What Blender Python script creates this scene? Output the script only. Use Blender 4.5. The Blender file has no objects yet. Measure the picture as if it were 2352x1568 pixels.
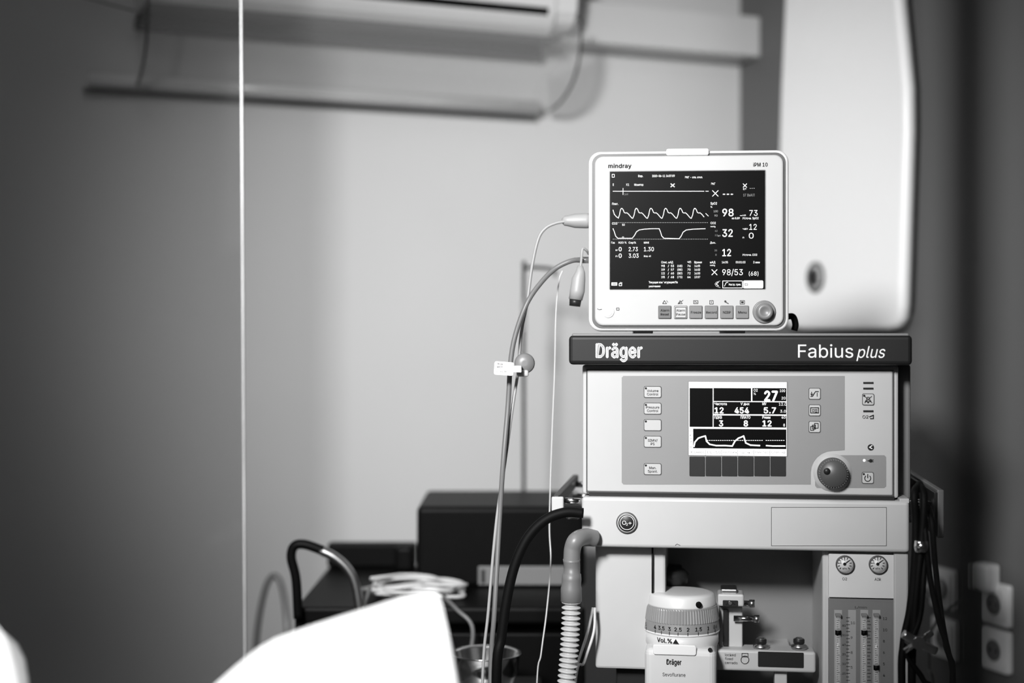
import bpy, bmesh, math, os
from mathutils import Vector, Matrix
F=50/36*2352; CZ=1.33; CX=1176; CY=784
sc=bpy.context.scene
try:
    sc.view_settings.view_transform='Standard'
    sc.view_settings.look='None'
except Exception as e: print(e)
# Blender's own bundled interface typeface, when present
FONT=None
try:
    for kind in ('LOCAL','SYSTEM'):
        d_=os.path.join(bpy.utils.resource_path(kind),'datafiles','fonts')
        if os.path.isdir(d_):
            f_=os.path.join(d_,'Inter.woff2')
            if os.path.exists(f_): FONT=bpy.data.fonts.load(f_); break
except Exception as e: print('font',e)

# ---------------------------------------------------------------- materials
_m={}
def mat(name,g,rough=.5,metal=0,emis=0,noise=0,scale=20,bump=0,alpha=1,spec=.5):
    if name in _m: return _m[name]
    m=bpy.data.materials.new(name); m.use_nodes=True
    nt=m.node_tree; b=nt.nodes['Principled BSDF']; out=nt.nodes['Material Output']
    b.inputs['Base Color'].default_value=(g,g,g,1)
    b.inputs['Roughness'].default_value=rough; b.inputs['Metallic'].default_value=metal
    b.inputs['Specular IOR Level'].default_value=spec
    if emis:
        b.inputs['Emission Color'].default_value=(1,1,1,1); b.inputs['Emission Strength'].default_value=emis
    if noise or bump:
        tc=nt.nodes.new('ShaderNodeTexCoord'); n=nt.nodes.new('ShaderNodeTexNoise'); n.inputs['Scale'].default_value=scale
        n.inputs['Detail'].default_value=6
        nt.links.new(tc.outputs['Object'],n.inputs['Vector'])
        if noise:
            mr=nt.nodes.new('ShaderNodeMapRange'); mr.inputs['To Min'].default_value=max(0,g*(1-noise)); mr.inputs['To Max'].default_value=g*(1+noise)
            nt.links.new(n.outputs['Fac'],mr.inputs['Value']); nt.links.new(mr.outputs['Result'],b.inputs['Base Color'])
        if bump:
            bp=nt.nodes.new('ShaderNodeBump'); bp.inputs['Strength'].default_value=bump; bp.inputs['Distance'].default_value=.002
            nt.links.new(n.outputs['Fac'],bp.inputs['Height']); nt.links.new(bp.outputs['Normal'],b.inputs['Normal'])
    if alpha<1:
        t=nt.nodes.new('ShaderNodeBsdfTransparent'); mx=nt.nodes.new('ShaderNodeMixShader'); mx.inputs[0].default_value=alpha
        nt.links.new(t.outputs[0],mx.inputs[1]); nt.links.new(b.outputs[0],mx.inputs[2]); nt.links.new(mx.outputs[0],out.inputs['Surface'])
    _m[name]=m; return m
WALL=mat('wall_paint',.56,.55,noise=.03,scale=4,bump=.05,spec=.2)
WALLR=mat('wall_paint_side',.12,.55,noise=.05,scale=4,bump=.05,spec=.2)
CEIL=mat('ceiling_paint',.3,.7,noise=.03)
FLOOR=mat('vinyl_floor',.2,.4,noise=.15,scale=12)
WHITE=mat('white_plastic',.55,.4,noise=.02,scale=60)
WHITE2=mat('white_gloss',.70,.3,noise=.02,scale=30)
ENAMEL=mat('white_enamel',.88,.35,noise=.01,scale=30)
LIGHT=mat('light_grey_plastic',.43,.42,noise=.02,scale=50)
LIGHT2=mat('panel_front',.40,.4,noise=.02,scale=50)
MID=mat('mid_grey_overlay',.20,.45,noise=.02,scale=50)
MID2=mat('grey_plastic',.15,.4,noise=.03,scale=50)
KN=mat('knob_grey',.065,.4,noise=.03)
DARK=mat('dark_grey_plastic',.014,.4,noise=.1,scale=50,spec=.3)
BAR=mat('shelf_dark_paint',.011,.45,noise=.06,scale=50,spec=.2)
BLACK=mat('black_plastic',.003,.45,noise=.2,scale=50,spec=.06)
INK=mat('black_ink',.008,.6,spec=.2)
INKG=mat('grey_ink',.12,.6)
SCR=mat('black_screen',.002,.3,spec=.1)
GLOW=mat('screen_white',.5,.5,emis=.85)
GLOW2=mat('screen_dim',.05,.5,emis=.2)
GLOWM=mat('screen_mid',.05,.5,emis=.5)
PRINT=mat('white_print',.72,.5)
CHROME=mat('chrome',.7,.15,metal=1,noise=.03)
STEEL=mat('brushed_steel',.45,.3,metal=1,noise=.1,scale=80)
CABLE=mat('grey_cable',.28,.45,noise=.03)
CABLED=mat('dark_grey_cable',.13,.45,noise=.03)
CABLEW=mat('pale_cable',.5,.45,noise=.03)
RUB=mat('black_rubber',.003,.6,noise=.1,spec=.1)
CLEAR=mat('clear_acrylic',.6,.08,alpha=.25,spec=1)
FROST=mat('frosted_acrylic',.85,.2,alpha=.7,spec=.8)
SHADOWT=mat('shadow_tint',.06,.3,alpha=.55)  # dark tint for the painted shadow below the deflector rail
GLASS=mat('tinted_glass',.03,.05,alpha=.2)
GEDGE=mat('glass_edge',.6,.3,noise=.3,scale=14)
HOSE=mat('translucent_hose',.6,.25,alpha=.7)
TUBEG=mat('rotameter_glass',.75,.1,alpha=.3)
LINEN=mat('white_linen',.95,.9,noise=.02,scale=15,bump=.3)
GAP=mat('dark_seam',.05,.7)

# ---------------------------------------------------------------- frames
class Fr:
    def __init__(s,o,ang):
        s.o=Vector((o[0],o[1],0)); s.a=ang
        s.M=Matrix.Translation(s.o)@Matrix.Rotation(ang,4,'Z'); s.I=s.M.inverted()
        s.c=s.I@Vector((0,0,CZ))
    def L(s,px,py,y=0):
        d=s.I.to_3x3()@Vector(((px-CX)/F,1,(CY-py)/F))
        t=(y-s.c.y)/d.y
        p=s.c+d*t; return p.x,p.z
def W(px,py,d): return Vector(((px-CX)/F*d,d,CZ+(CY-py)/F*d))
ID=Fr((0,0),0)
A=math.radians(21.7)
B=Fr((0,3.45),A)
R=Fr((.591,3.686),A-math.pi/2)
M=Fr(((1700-CX)/F*2.12,2.12),-math.radians(7.5))
N=Fr(((1582-CX)/F*2.15,2.15),-math.radians(4))

def text_mesh(s,off=0,shear=0):
    cu=bpy.data.curves.new('t','FONT'); cu.body=s; cu.size=1; cu.shear=shear; cu.resolution_u=3
    if FONT: cu.font=FONT
    if off>.012: cu.space_character=1+off*1.5
    ob=bpy.data.objects.new('t',cu); sc.collection.objects.link(ob)
    bpy.context.view_layer.update()
    me=bpy.data.meshes.new_from_object(ob.evaluated_get(bpy.context.evaluated_depsgraph_get()))
    bpy.data.objects.remove(ob); bpy.data.curves.remove(cu)
    if off>.006 and len(me.vertices):
        # heavier weight: overlay slightly shifted copies of the glyph faces
        bm=bmesh.new()
        for n_,(dx,dz) in enumerate(((0,0),(off,0),(-off,0),(0,off*.7),(0,-off*.7))):
            k0=len(bm.verts); bm.from_mesh(me); bm.verts.ensure_lookup_table()
            for v in bm.verts[k0:]: v.co.x+=dx; v.co.y+=dz
        bm.to_mesh(me); bm.free()
    return me
me=text_mesh('H'); CAP=max(v.co.y for v in me.vertices); bpy.data.meshes.remove(me)

class P:
    def __init__(s): s.bm=bmesh.new(); s.mats=[]
    def mi(s,m):
        if m not in s.mats: s.mats.append(m)
        return s.mats.index(m)
    def merge(s,t,m,smooth=False):
        i=s.mi(m)
        for f in t.faces: f.material_index=i; f.smooth=smooth and len(f.verts)<=4
        me=bpy.data.meshes.new('x'); t.to_mesh(me); t.free(); s.bm.from_mesh(me); bpy.data.meshes.remove(me)
    def poly(s,pts,m):
        t=bmesh.new(); t.faces.new([t.verts.new(p) for p in pts]); s.merge(t,m)
    def box(s,x0,x1,y0,y1,z0,z1,m,bev=0,seg=2):
        t=bmesh.new(); bmesh.ops.create_cube(t,size=1)
        for v in t.verts: v.co=Vector(((x0+x1)/2+v.co.x*(x1-x0),(y0+y1)/2+v.co.y*(y1-y0),(z0+z1)/2+v.co.z*(z1-z0)))
        if bev: bmesh.ops.bevel(t,geom=t.edges[:],offset=bev,segments=seg,affect='EDGES',profile=.5)
        s.merge(t,m)
    def prism(s,ol,y0,y1,m,bev=0,seg=3,smooth=False):
        t=bmesh.new(); n=len(ol)
        a=[t.verts.new((p[0],y0,p[1])) for p in ol]; b=[t.verts.new((p[0],y1,p[1])) for p in ol]
        ff=t.faces.new(a); t.faces.new(b[::-1])
        for i in range(n): t.faces.new((a[i],b[i],b[(i+1)%n],a[(i+1)%n]))
        bmesh.ops.recalc_face_normals(t,faces=t.faces[:])
        if bev: bmesh.ops.bevel(t,geom=[e for e in t.edges if e.verts[0] in a and e.verts[1] in a],offset=bev,segments=seg,affect='EDGES',profile=.5)
        s.merge(t,m,smooth)
    def prismx(s,prof,x0,x1,m,smooth=False):
        t=bmesh.new(); n=len(prof)
        a=[t.verts.new((x0,p[0],p[1])) for p in prof]; b=[t.verts.new((x1,p[0],p[1])) for p in prof]
        t.faces.new(a); t.faces.new(b[::-1])
        for i in range(n): t.faces.new((a[i],b[i],b[(i+1)%n],a[(i+1)%n]))
        bmesh.ops.recalc_face_normals(t,faces=t.faces[:]); s.merge(t,m,smooth)
    def lathe(s,prof,c,axis,m,n=40,smooth=True):
        t=bmesh.new(); rings=[]
        for r,h in prof:
            r=max(r,1e-5); ring=[]
            for i in range(n):
                a=2*math.pi*i/n; u=r*math.cos(a); w=r*math.sin(a)
                if axis=='z': p=(c[0]+u,c[1]+w,c[2]+h)
                elif axis=='y': p=(c[0]+u,c[1]-h,c[2]+w)
                else: p=(c[0]+h,c[1]+u,c[2]+w)
                ring.append(t.verts.new(p))
            rings.append(ring)
        for k in range(len(rings)-1):
            for i in range(n): t.faces.new((rings[k][i],rings[k][(i+1)%n],rings[k+1][(i+1)%n],rings[k+1][i]))
        t.faces.new(rings[0]); t.faces.new(rings[-1])
        bmesh.ops.recalc_face_normals(t,faces=t.faces[:]); s.merge(t,m,smooth)
    def cyl(s,c,r,h,axis,m,bev=0,n=40):
        b=bev
        pr=[(r,0),(r,h-b),(r-b*.3,h-b*.3),(r-b,h)] if b else [(r,0),(r,h)]
        s.lathe(pr,c,axis,m,n,smooth=True)
    def tube(s,pts,r,m,k=10,sub=8,cap=True,spline=True):
        pts=[Vector(p) for p in pts]
        if spline and len(pts)>2:
            q=[2*pts[0]-pts[1]]+pts+[2*pts[-1]-pts[-2]]; o=[]
            for i in range(1,len(q)-2):
                p0,p1,p2,p3=q[i-1:i+3]
                for j in range(sub):
                    t=j/sub
                    o.append(.5*((2*p1)+(-p0+p2)*t+(2*p0-5*p1+4*p2-p3)*t*t+(-p0+3*p1-3*p2+p3)*t**3))
            o.append(pts[-1]); pts=o
        t=bmesh.new(); rings=[]; up=None; L=0
        for i,p in enumerate(pts):
            d=(pts[min(i+1,len(pts)-1)]-pts[max(i-1,0)]).normalized()
            if up is None:
                up=d.orthogonal().normalized()
            up=(up-d*up.dot(d)).normalized(); sd=d.cross(up)
            if i: L+=(p-pts[i-1]).length
            rr=r(L) if callable(r) else r
            rings.append([t.verts.new(p+(up*math.cos(2*math.pi*a/k)+sd*math.sin(2*math.pi*a/k))*rr) for a in range(k)])
        for a in range(len(rings)-1):
            for i in range(k): t.faces.new((rings[a][i],rings[a][(i+1)%k],rings[a+1][(i+1)%k],rings[a+1][i]))
        if cap: t.faces.new(rings[0]); t.faces.new(rings[-1])
        bmesh.ops.recalc_face_normals(t,faces=t.faces[:]); s.merge(t,m,True)
    def text(s,st,x,z,h,y,m,w=None,al='L',bold=0,shear=0):
        me=text_mesh(st,bold,shear)
        if not len(me.vertices): return
        x0=min(v.co.x for v in me.vertices); x1=max(v.co.x for v in me.vertices)
        k=h/CAP; kx=k if w is None else w/(x1-x0)
        wd=(x1-x0)*kx; ox=x-(0 if al=='L' else wd/2 if al=='C' else wd)
        for v in me.vertices: v.co=Vector((ox+(v.co.x-x0)*kx,y,z-h/2+v.co.y*k))
        i=s.mi(m)
        for p in me.polygons: p.material_index=i
        s.bm.from_mesh(me); bpy.data.meshes.remove(me)
    def done(s,name,parent=None,fr=ID,label=None,cat=None,group=None,kind=None,sharp=False):
        me=bpy.data.meshes.new(name)
        for m in s.mats: me.materials.append(m)
        ob=bpy.data.objects.new(name,me); sc.collection.objects.link(ob)
        if parent is None:
            v=[x.co for x in s.bm.verts]
            c=Vector(((min(p.x for p in v)+max(p.x for p in v))/2,(min(p.y for p in v)+max(p.y for p in v))/2,min(p.z for p in v)))
            bmesh.ops.translate(s.bm,verts=s.bm.verts[:],vec=-c)
            ob.matrix_world=fr.M@Matrix.Translation(c)
        else: ob.parent=parent
        s.bm.to_mesh(me); s.bm.free()
        if label: ob['label']=label
        if cat: ob['category']=cat
        if group: ob['group']=group
        if kind: ob['kind']=kind
        return ob
def empty(name,fr,label,cat,group=None):
    e=bpy.data.objects.new(name,None); e.empty_display_size=.1; sc.collection.objects.link(e); e.matrix_world=fr.M
    e['label']=label; e['category']=cat
    if group: e['group']=group
    return e
class PX:
    def __init__(s,p,fr,y): s.p=p; s.fr=fr; s.y=y
    def pt(s,px,py,l=0):
        y=s.y-l*.0003; u,z=s.fr.L(px,py,y); return Vector((u,y,z))
    def rc(s,x0,y0,x1,y1):
        xm,ym=(x0+x1)/2,(y0+y1)/2
        return s.pt(x0,ym).x,s.pt(x1,ym).x,s.pt(xm,y1).z,s.pt(xm,y0).z
    def rect(s,x0,y0,x1,y1,m,l=1):
        a,b,c,d=s.rc(x0,y0,x1,y1); y=s.y-l*.0003
        s.p.poly([(a,y,c),(b,y,c),(b,y,d),(a,y,d)],m)
    def rr(s,x0,y0,x1,y1,r,m,th=.001,l=0,bev=0,back=0):
        a,b,c,d=s.rc(x0,y0,x1,y1); k=(b-a)/(x1-x0); 
        s.p.prism(rro(a,b,c,d,r*k),s.y-th-l*.0003,s.y+back,m,bev)
    def line(s,pts,w,m,l=2):
        k=.00033
        for i in range(len(pts)-1):
            a=s.pt(*pts[i],l); b=s.pt(*pts[i+1],l); d=(b-a)
            if d.length<1e-7: continue
            d.normalize(); n=Vector((-d.z,0,d.x))*w*k; e=d*w*k*.6
            s.p.poly([a-n-e,b-n+e,b+n+e,a+n-e],m)
    def box(s,x0,y0,x1,y1,w,m,l=2): s.line([(x0,y0),(x1,y0),(x1,y1),(x0,y1),(x0,y0)],w,m,l)
    def disc(s,px,py,r,m,th=.0003,l=0,n=32,bev=0):
        c=s.pt(px,py); k=.00065; s.p.cyl((c.x,s.y-l*.0003,c.z),r*k,th,'y',m,bev,n)
    def ring(s,px,py,r,w,m,l=2,n=28): s.line([(px+r*math.cos(2*math.pi*i/n),py+r*math.sin(2*math.pi*i/n)) for i in range(n+1)],w,m,l)
    def t(s,px,py,h,st,w=None,m=None,al='L',bold=0,shear=0,l=2):
        c=s.pt(px,py,l); s.p.text(st,c.x,c.z,h*.00065,s.y-l*.0003,m,None if w is None else w*.00065,al,bold,shear)
def rro(a,b,c,d,r,n=6):
    o=[]
    for (x,z,s0) in ((b-r,d-r,0),(a+r,d-r,90),(a+r,c+r,180),(b-r,c+r,270)):
        for i in range(n+1):
            t=math.radians(s0+90*i/n); o.append((x+r*math.cos(t),z+r*math.sin(t)))
    return o

# ================================================================= ROOM
RX0,RX1,RY0,H=-3.2,.636,-5.4,2.75
p=P(); p.box(RX0,RX1,0,.1,0,H,WALL); p.done('wall_back',None,B,kind='structure')
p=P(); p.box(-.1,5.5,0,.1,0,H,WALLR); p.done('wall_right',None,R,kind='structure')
p=P(); p.box(RX0-.1,RX0,RY0,0,0,H,WALL); p.done('wall_left',None,B,kind='structure')
p=P(); p.box(RX0,RX1,RY0-.1,RY0,0,H,WALL); p.done('wall_front',None,B,kind='structure')
p=P(); p.box(RX0-.1,RX1+.1,RY0-.1,.1,-.1,0,FLOOR); p.done('floor',None,B,kind='structure')
p=P(); p.box(RX0-.1,RX1+.1,RY0-.1,.1,H,H+.1,CEIL); p.done('ceiling',None,B,kind='structure')
p=P(); p.box(RX0,RX1,-.015,0,0,.1,LIGHT,.003); p.done('baseboard_back',None,B,kind='structure')
p=P(); p.box(.015,5,-.015,0,0,.1,LIGHT,.003); p.done('baseboard_right',None,R,kind='structure')
GD=2.55
p=P(); x0=W(560,0,GD).x
p.box(-1.55,x0-.0032,GD,GD+.008,0,H,GLASS)
p.box(x0-.003,x0,GD-.001,GD+.009,0,H,GEDGE)
bmesh.ops.rotate(p.bm,verts=p.bm.verts[:],cent=(x0,GD,CZ),matrix=Matrix.Rotation(-.006,3,'Y'))
p.done('window_1',None,ID,kind='structure')
p=P(); zb=B.L(1600,118,-.10)[1]; zt=B.L(1620,26,-.10)[1]
xa=B.L(1290,90,-.1)[0]
p.box(xa,RX1,-.10,0,zb,zt,WHITE,.004)
p.done('trim_1',None,B,kind='structure')

# ================================================================= AIR CONDITIONER
ac=empty('air_conditioner',B,'white wall-mounted split air conditioner with clear deflector, below the ceiling','air conditioner')
xl=B.L(335,40,-.2)[0]; xr=B.L(1322,60,-.2)[0]; z0=B.L(1290,80,-.19)[1]
p=P()
prof=[(-.0,z0),(-.17,z0),(-.195,z0+.012),(-.212,z0+.04),(-.222,z0+.10),(-.225,z0+.28),(-.205,z0+.30),(-.0,z0+.30)]
p.prismx(prof,xl,B.L(1270,60,-.2)[0],WHITE2)
prof=[(-.0,z0+.02),(-.17,z0+.02),(-.19,z0+.03),(-.206,z0+.05),(-.216,z0+.10),(-.219,z0+.27),(-.205,z0+.29),(-.0,z0+.29)]
p.prismx(prof,B.L(1270,60,-.2)[0],xr,WHITE2)
p.done('housing',ac)
p=P(); p.box(xl+.01,xr-.03,-.16,-.01,z0-.004,z0+.001,DARK)  # dark strips stand for the shadow band under the housing
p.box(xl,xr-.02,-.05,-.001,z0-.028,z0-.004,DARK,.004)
p.done('shade_strips',ac)
p=P()
xs0=B.L(600,0,-.21)[0]; xs1=B.L(1258,30,-.21)[0]
p.prismx([(-.206,z0+.036),(-.2125,z0+.037),(-.2175,z0+.053),(-.2115,z0+.054)],xs0,xs1,BLACK)
p.done('air_outlet',ac)
dp=[(-.235,z0+.03),(-.240,z0-.02),(-.225,z0-.07),(-.185,z0-.115),(-.12,z0-.145),(-.05,z0-.155)]
p=P(); t=bmesh.new()
xa=B.L(335,100,-.2)[0]; xb=B.L(1318,120,-.2)[0]
q=[Vector((0,y,z)) for y,z in dp]; sm=[]
for i in range(len(dp)-1):
    for j in range(4): sm.append(q[i].lerp(q[i+1],j/4))
sm.append(q[-1])
r0=[t.verts.new((xa,v.y,v.z)) for v in sm]; r1=[t.verts.new((xb,v.y,v.z)) for v in sm]
for i in range(len(sm)-1): t.faces.new((r0[i],r0[i+1],r1[i+1],r1[i]))
p.merge(t,CLEAR,True); p.done('deflector_sheet',ac)
for x in (xa,xb):
    p=P(); p.tube([(x,y,z) for y,z in dp],.003,DARK,k=6)
    p.poly([(x,y,z) for y,z in dp]+[(x,-.03,z0-.06),(x,-.20,z0-.005)],CLEAR)
    p.done('deflector_bracket',ac)
p=P(); 
p.tube([(xa-.10,-.035,z0-.145),(xb-.02,-.035,z0-.145)],.016,FROST,k=14,spline=False); p.done('deflector_rail',ac)
p=P(); p.tube([(xa-.11,-.02,z0-.168),(xb-.02,-.02,z0-.168)],.005,SHADOWT,k=10,spline=False); p.done('rail_shadow',ac)  # dark bar draws in the shadow line beneath the rail
p=P(); yy=-.2
pp=[(xa,yy,z0+.02),(xa-.10,yy,z0+.15),(xa-.13,yy,z0-.01),(xa-.02,yy,z0-.03)]
p.tube(pp,.0018,DARK,k=6,spline=False); p.done('deflector_wire',ac)

# ================================================================= WATER HEATER
ht=empty('water_heater',R,'tall white rounded wall-mounted water heater with round badge','water heater')
HY=-.045
ol=[(1803,-420),(1800,0),(1791,200),(1786,380),(1786,700),(1794,735),(1812,752),(1840,757),(2036,757),(2056,750),(2065,730),(2068,700),(2080,300),(2079,200),(2070,100),(2060,0),(2056,-420)]
o2=[R.L(a,b,HY) for a,b in ol]
zmid=min(z for u,z in o2)
o2=[(u,max(min(z,2.62),zmid)) for u,z in o2]
p=P(); p.prism(o2,HY,-.018,ENAMEL,.012,6,True); body=p.done('heater_body',ht)
p=P(); um=sum(u for u,z in o2)/len(o2); 
p.prism([(um+(u-um)*.96,min(z,2.6)+(.012 if z<1.6 else 0)) for u,z in o2],-.0185,-.0,DARK,0); p.done('shaded_base',ht)  # dark colour puts shade on the end face behind the shell
p=P(); u,z=R.L(1874,637,HY); p.lathe([(.036,0),(.036,.004),(.031,.007),(.028,.004)],(u,HY+.001,z),'y',KN,32)
p.lathe([(.028,.0),(.028,.006),(.022,.007)],(u,HY+.001,z),'y',LIGHT,32)
p.lathe([(.021,0),(.021,.007),(.018,.008),(.010,.009)],(u,HY-.001,z),'y',KN,24)
p.box(u-.008,u+.008,HY-.014,HY-.006,z-.014,z+.014,BLACK,.002)
p.done('badge',ht)

# ================================================================= WALL OUTLETS
def outlet(px,py,label,plug=False):
    e=empty('wall_outlet',R,label,'power outlet','wall outlets beside the machine')
    u,z=R.L(px,py,0)
    p=P(); h=.041
    p.prism(rro(u-h,u+h,z-h,z+h,.006),-.010,0,ENAMEL,.003); p.prism(rro(u-h*.72,u+h*.72,z-h*.72,z+h*.72,.004),-.013,-.009,ENAMEL,.001)
    p.done('frame_plate',e)
    p=P(); p.lathe([(.0,0),(.021,0.0005),(.021,.0015),(.019,.0016)],(u,-.0128,z),'y',MID2,28)
    for s in(-1,1): p.cyl((u+s*.009,-.014,z),.0028,.0006,'y',BLACK,n=12)
    p.done('socket_insert',e)
    if plug:
        p=P(); p.lathe([(.019,0),(.019,.015),(.014,.03),(.006,.036)],(u,-.0145,z),'y',WHITE,24); p.done('plug',e,label='white plug inserted')
        p=P(); pts=[(u,-.047,z),(u,-.08,z-.01),(u+.02,-.09,z-.08),(u-.03,-.08,z-.2),(u+.05,-.07,z-.4),(u+.06,-.06,.02)]
        p.tube(pts,.003,RUB); p.done('cord',e,label='black cord hanging from the plug')
outlet(2175,1350,'white wall outlet with a cable plugged in',True)
outlet(2178,1465,'white wall outlet below another outlet')
outlet(2292,1386,'white wall outlet with round socket')
outlet(2292,1492,'white wall outlet with round socket, lowest of the pair')
p=P(); u,z=R.L(2282,1326,0); p.box(u-.03,u+.02,-.035,0,z-.026,z+.028,ENAMEL,.006); p.done('junction_box',None,R,'white boxy junction box on the wall above an outlet','junction box')
p=P(); pts=[W(2210,1380,2.75),W(2180,1400,2.7),W(2140,1450,2.65),W(2135,1530,2.62),W(2150,1650,2.6),Vector((.8,2.6,.02))]
p.tube(pts,.003,CABLED); p.done('loose_cable',None,ID,'grey cable looping down to the floor','cable')

# ================================================================= ANESTHESIA MACHINE
am=empty('anesthesia_machine',M,'light grey anesthesia workstation with dark top shelf and control panel','anesthesia machine')
X=lambda px,y=0:M.L(px,CY,y)[0]
Z=lambda py,px=1700,y=0:M.L(px,py,y)[1]
BY=-.035
p=P(); q=PX(p,M,BY)
zb=Z(838,1700,BY); ZT=1.342
p.box(X(1306,BY),X(2096,BY),BY,.40,zb,ZT-.003,BAR,.006,3)
p.box(X(1308,BY)+.003,X(2094,BY)-.003,BY+.004,.395,ZT-.005,ZT,MID2,.002)
q.t(1368,805,31,'Dräger',107,PRINT,bold=.035)
q.t(1833,806,29,'Fabius',121,PRINT)
q.t(1967,808,26,'plus',63,PRINT,shear=.25)
p.done('top_shelf',am)
p=P(); q=PX(p,M,0)
a,b,c,d=X(1337),X(2065),Z(1140),Z(838)
p.box(a,b,.004,.36,c,d,LIGHT,.004)
p.box(b-.01,X(2092,.05),.05,.38,Z(1148,2080,.05),zb,MID2,.004)
a1,b1,c1,d1=X(1348),X(2051),Z(1133,1700),Z(850,1700)
p.box(a1-.0012,b1+.0012,.0005,.01,c1-.0012,d1+.0012,GAP)
p.box(a1,b1,0,.01,c1,d1,LIGHT2,.002)
cp=p.done('control_panel',am)
p=P(); q=PX(p,M,0)
arc=[(1912+50*math.cos(math.radians(t)),1085-50*math.sin(math.radians(t))) for t in range(90,181,15)]
ol=[(1432,863),(1940,863),(1940,1033),(1930,1034)]+arc+[(1862,1112),(1432,1112),(1428,1108),(1428,867)]
pts=[q.pt(*v) for v in ol]; p.prism([(v.x,v.z) for v in pts],-.0006,.001,MID)
arc=[(1912+40*math.cos(math.radians(t)),1085-40*math.sin(math.radians(t))) for t in range(90,181,15)]
ol=[(2031,1045)]+arc+[(1872,1115),(1876,1120),(2031,1120),(2035,1116),(2035,1049)]
pts=[q.pt(*v) for v in ol]; p.prism([(v.x,v.z) for v in pts],-.0006,.001,MID)
q2=PX(p,M,-.0006)
for yy_ in (879,892,944): q2.line([(1984,yy_),(2005,yy_)],4,INK)
q2.t(1981,957,7,'O2',13,INK); q2.line([(1997,957),(2006,953),(2006,961),(1999,961)],2,INK); 
q2.disc(2000,1027,7,INK); q2.line([(1997,1027),(2003,1023)],2,PRINT,3); q2.line([(1997,1027),(2003,1030)],2,PRINT,3)
q2.disc(1985,1057,3,GLOW); q2.line([(1993,1058),(1997,1058)],2,INK); q2.disc(2000,1058,4,INK); q2.line([(2001,1056),(2006,1056)],1.5,INK); q2.line([(2001,1060),(2006,1060)],1.5,INK)
p.done('panel_overlay',cp)
p=P(); q=PX(p,M,-.0006)
q.rr(1580,875,1809,1047,2,MID2,.001)
q=PX(p,M,-.0016)
q.rect(1582,877,1807,1046,GLOW)
for r in ((1584,891,1637,980),(1639,891,1725,921),(1728,891,1806,921),(1639,923,1806,951),(1639,954,1806,981),(1592,985,1806,1030)): q.rect(*r,SCR,2)
q.t(1731,896,6,'O2',9,GLOW,l=3); q.t(1731,904,5,'%',5,GLOW,l=3); q.t(1755,909,22,'27',31,GLOW,bold=.04,l=3); q.t(1791,897,6,'100',12,GLOW,l=3); q.t(1795,914,6,'20',9,GLOW,l=3)
q.t(1641,927,6,'Частота',28,GLOW,l=3,bold=.012); q.t(1701,927,6,'V дых',20,GLOW,l=3,bold=.012); q.t(1751,927,6,'MV',9,GLOW,l=3,bold=.012); q.t(1789,928,6,'12.0',17,GLOW,l=3); q.t(1792,944,6,'3.0',13,GLOW,l=3)
q.t(1641,942,13,'12',21,GLOW,bold=.03,l=3); q.t(1687,942,13,'454',33,GLOW,bold=.03,l=3); q.t(1754,942,13,'5.7',28,GLOW,bold=.03,l=3)
q.t(1641,958,6,'ПДКВ',17,GLOW,l=3,bold=.012); q.t(1701,958,6,'ПЛАТО',22,GLOW,l=3,bold=.012); q.t(1751,958,6,'Pинм',18,GLOW,l=3,bold=.012); q.t(1795,958,6,'40',9,GLOW,l=3); q.t(1799,976,6,'8',4,GLOW,l=3)
q.t(1651,972,13,'3',10,GLOW,bold=.03,l=3); q.t(1708,972,13,'8',10,GLOW,bold=.03,l=3); q.t(1751,972,13,'12',21,GLOW,bold=.03,l=3)
q.line([(1594,1025),(1596,1015),(1604,1006),(1612,1003),(1620,1001),(1623,1013),(1630,1020),(1645,1023),(1665,1023),(1682,1024),(1688,1013),(1696,1006),(1704,1003),(1708,1001),(1713,1017),(1724,1022),(1745,1023)],3.2,GLOW,3)
q.line([(1760,1023),(1775,1024),(1803,1024)],3,GLOW,3)
for i in range(36): 
    if i!=26: q.line([(1624+i*5,1011),(1626.5+i*5,1011)],1.2,GLOW,3)
q.t(1584,989,5,'20',7,INK,l=3); 
for i,ch in enumerate('Paw'): q.t(1585,999+i*7,4.5,ch,None,INK,l=3)
q.t(1585,1026,5,'0',4,INK,l=3)
for i,(s_) in enumerate(['Комес','I:E-50','Настроить','Тсд:Тинсп','Пик ТеО','Стоп-кр']):
    q.t(1587+i*37,1038,5,s_,31,INKG,l=3)
    if i: q.line([(1583+i*37,1033),(1583+i*37,1045)],1,INKG,3)
p.done('ventilator_display',cp)
for i in range(6):
    p=P(); q=PX(p,M,-.0006); q.rr(1583.5+i*37.2,1048,1619+i*37.2,1093,2,DARK,.0015,bev=.0004); p.done('soft_key',cp)
def key(x,y,w,h,lines,icon=None,led=True,base=LIGHT2,parent=cp,yy=-.0006):
    p=P(); q=PX(p,M,yy)
    q.rr(x-w/2,y-h/2,x+w/2,y+h/2,4,GAP,.0008); 
    q.rr(x-w/2+1.5,y-h/2+1.5,x+w/2-1.5,y+h/2-1.5,3.5,base,.0016,bev=.0003)
    q=PX(p,M,yy-.0016)
    if led: q.disc(x-w/2+5,y-h/2+5,2.5,INK)
    n=len(lines)
    for i,s_ in enumerate(lines): q.t(x,y+(i-(n-1)/2)*8+ (1 if n>1 else 0),5.5,s_,None,INK,'C',bold=.007)
    if icon: icon(q,x,y)
    return p.done('button',parent)
key(1499,900,41,27,['Volume','Control']); key(1499,938,41,27,['Pressure','Control']); key(1499,976,41,27,[]); key(1499,1014,41,27,['SIMV/','PS']); key(1499,1077,41,27,['Man.','Spont.'])
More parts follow.
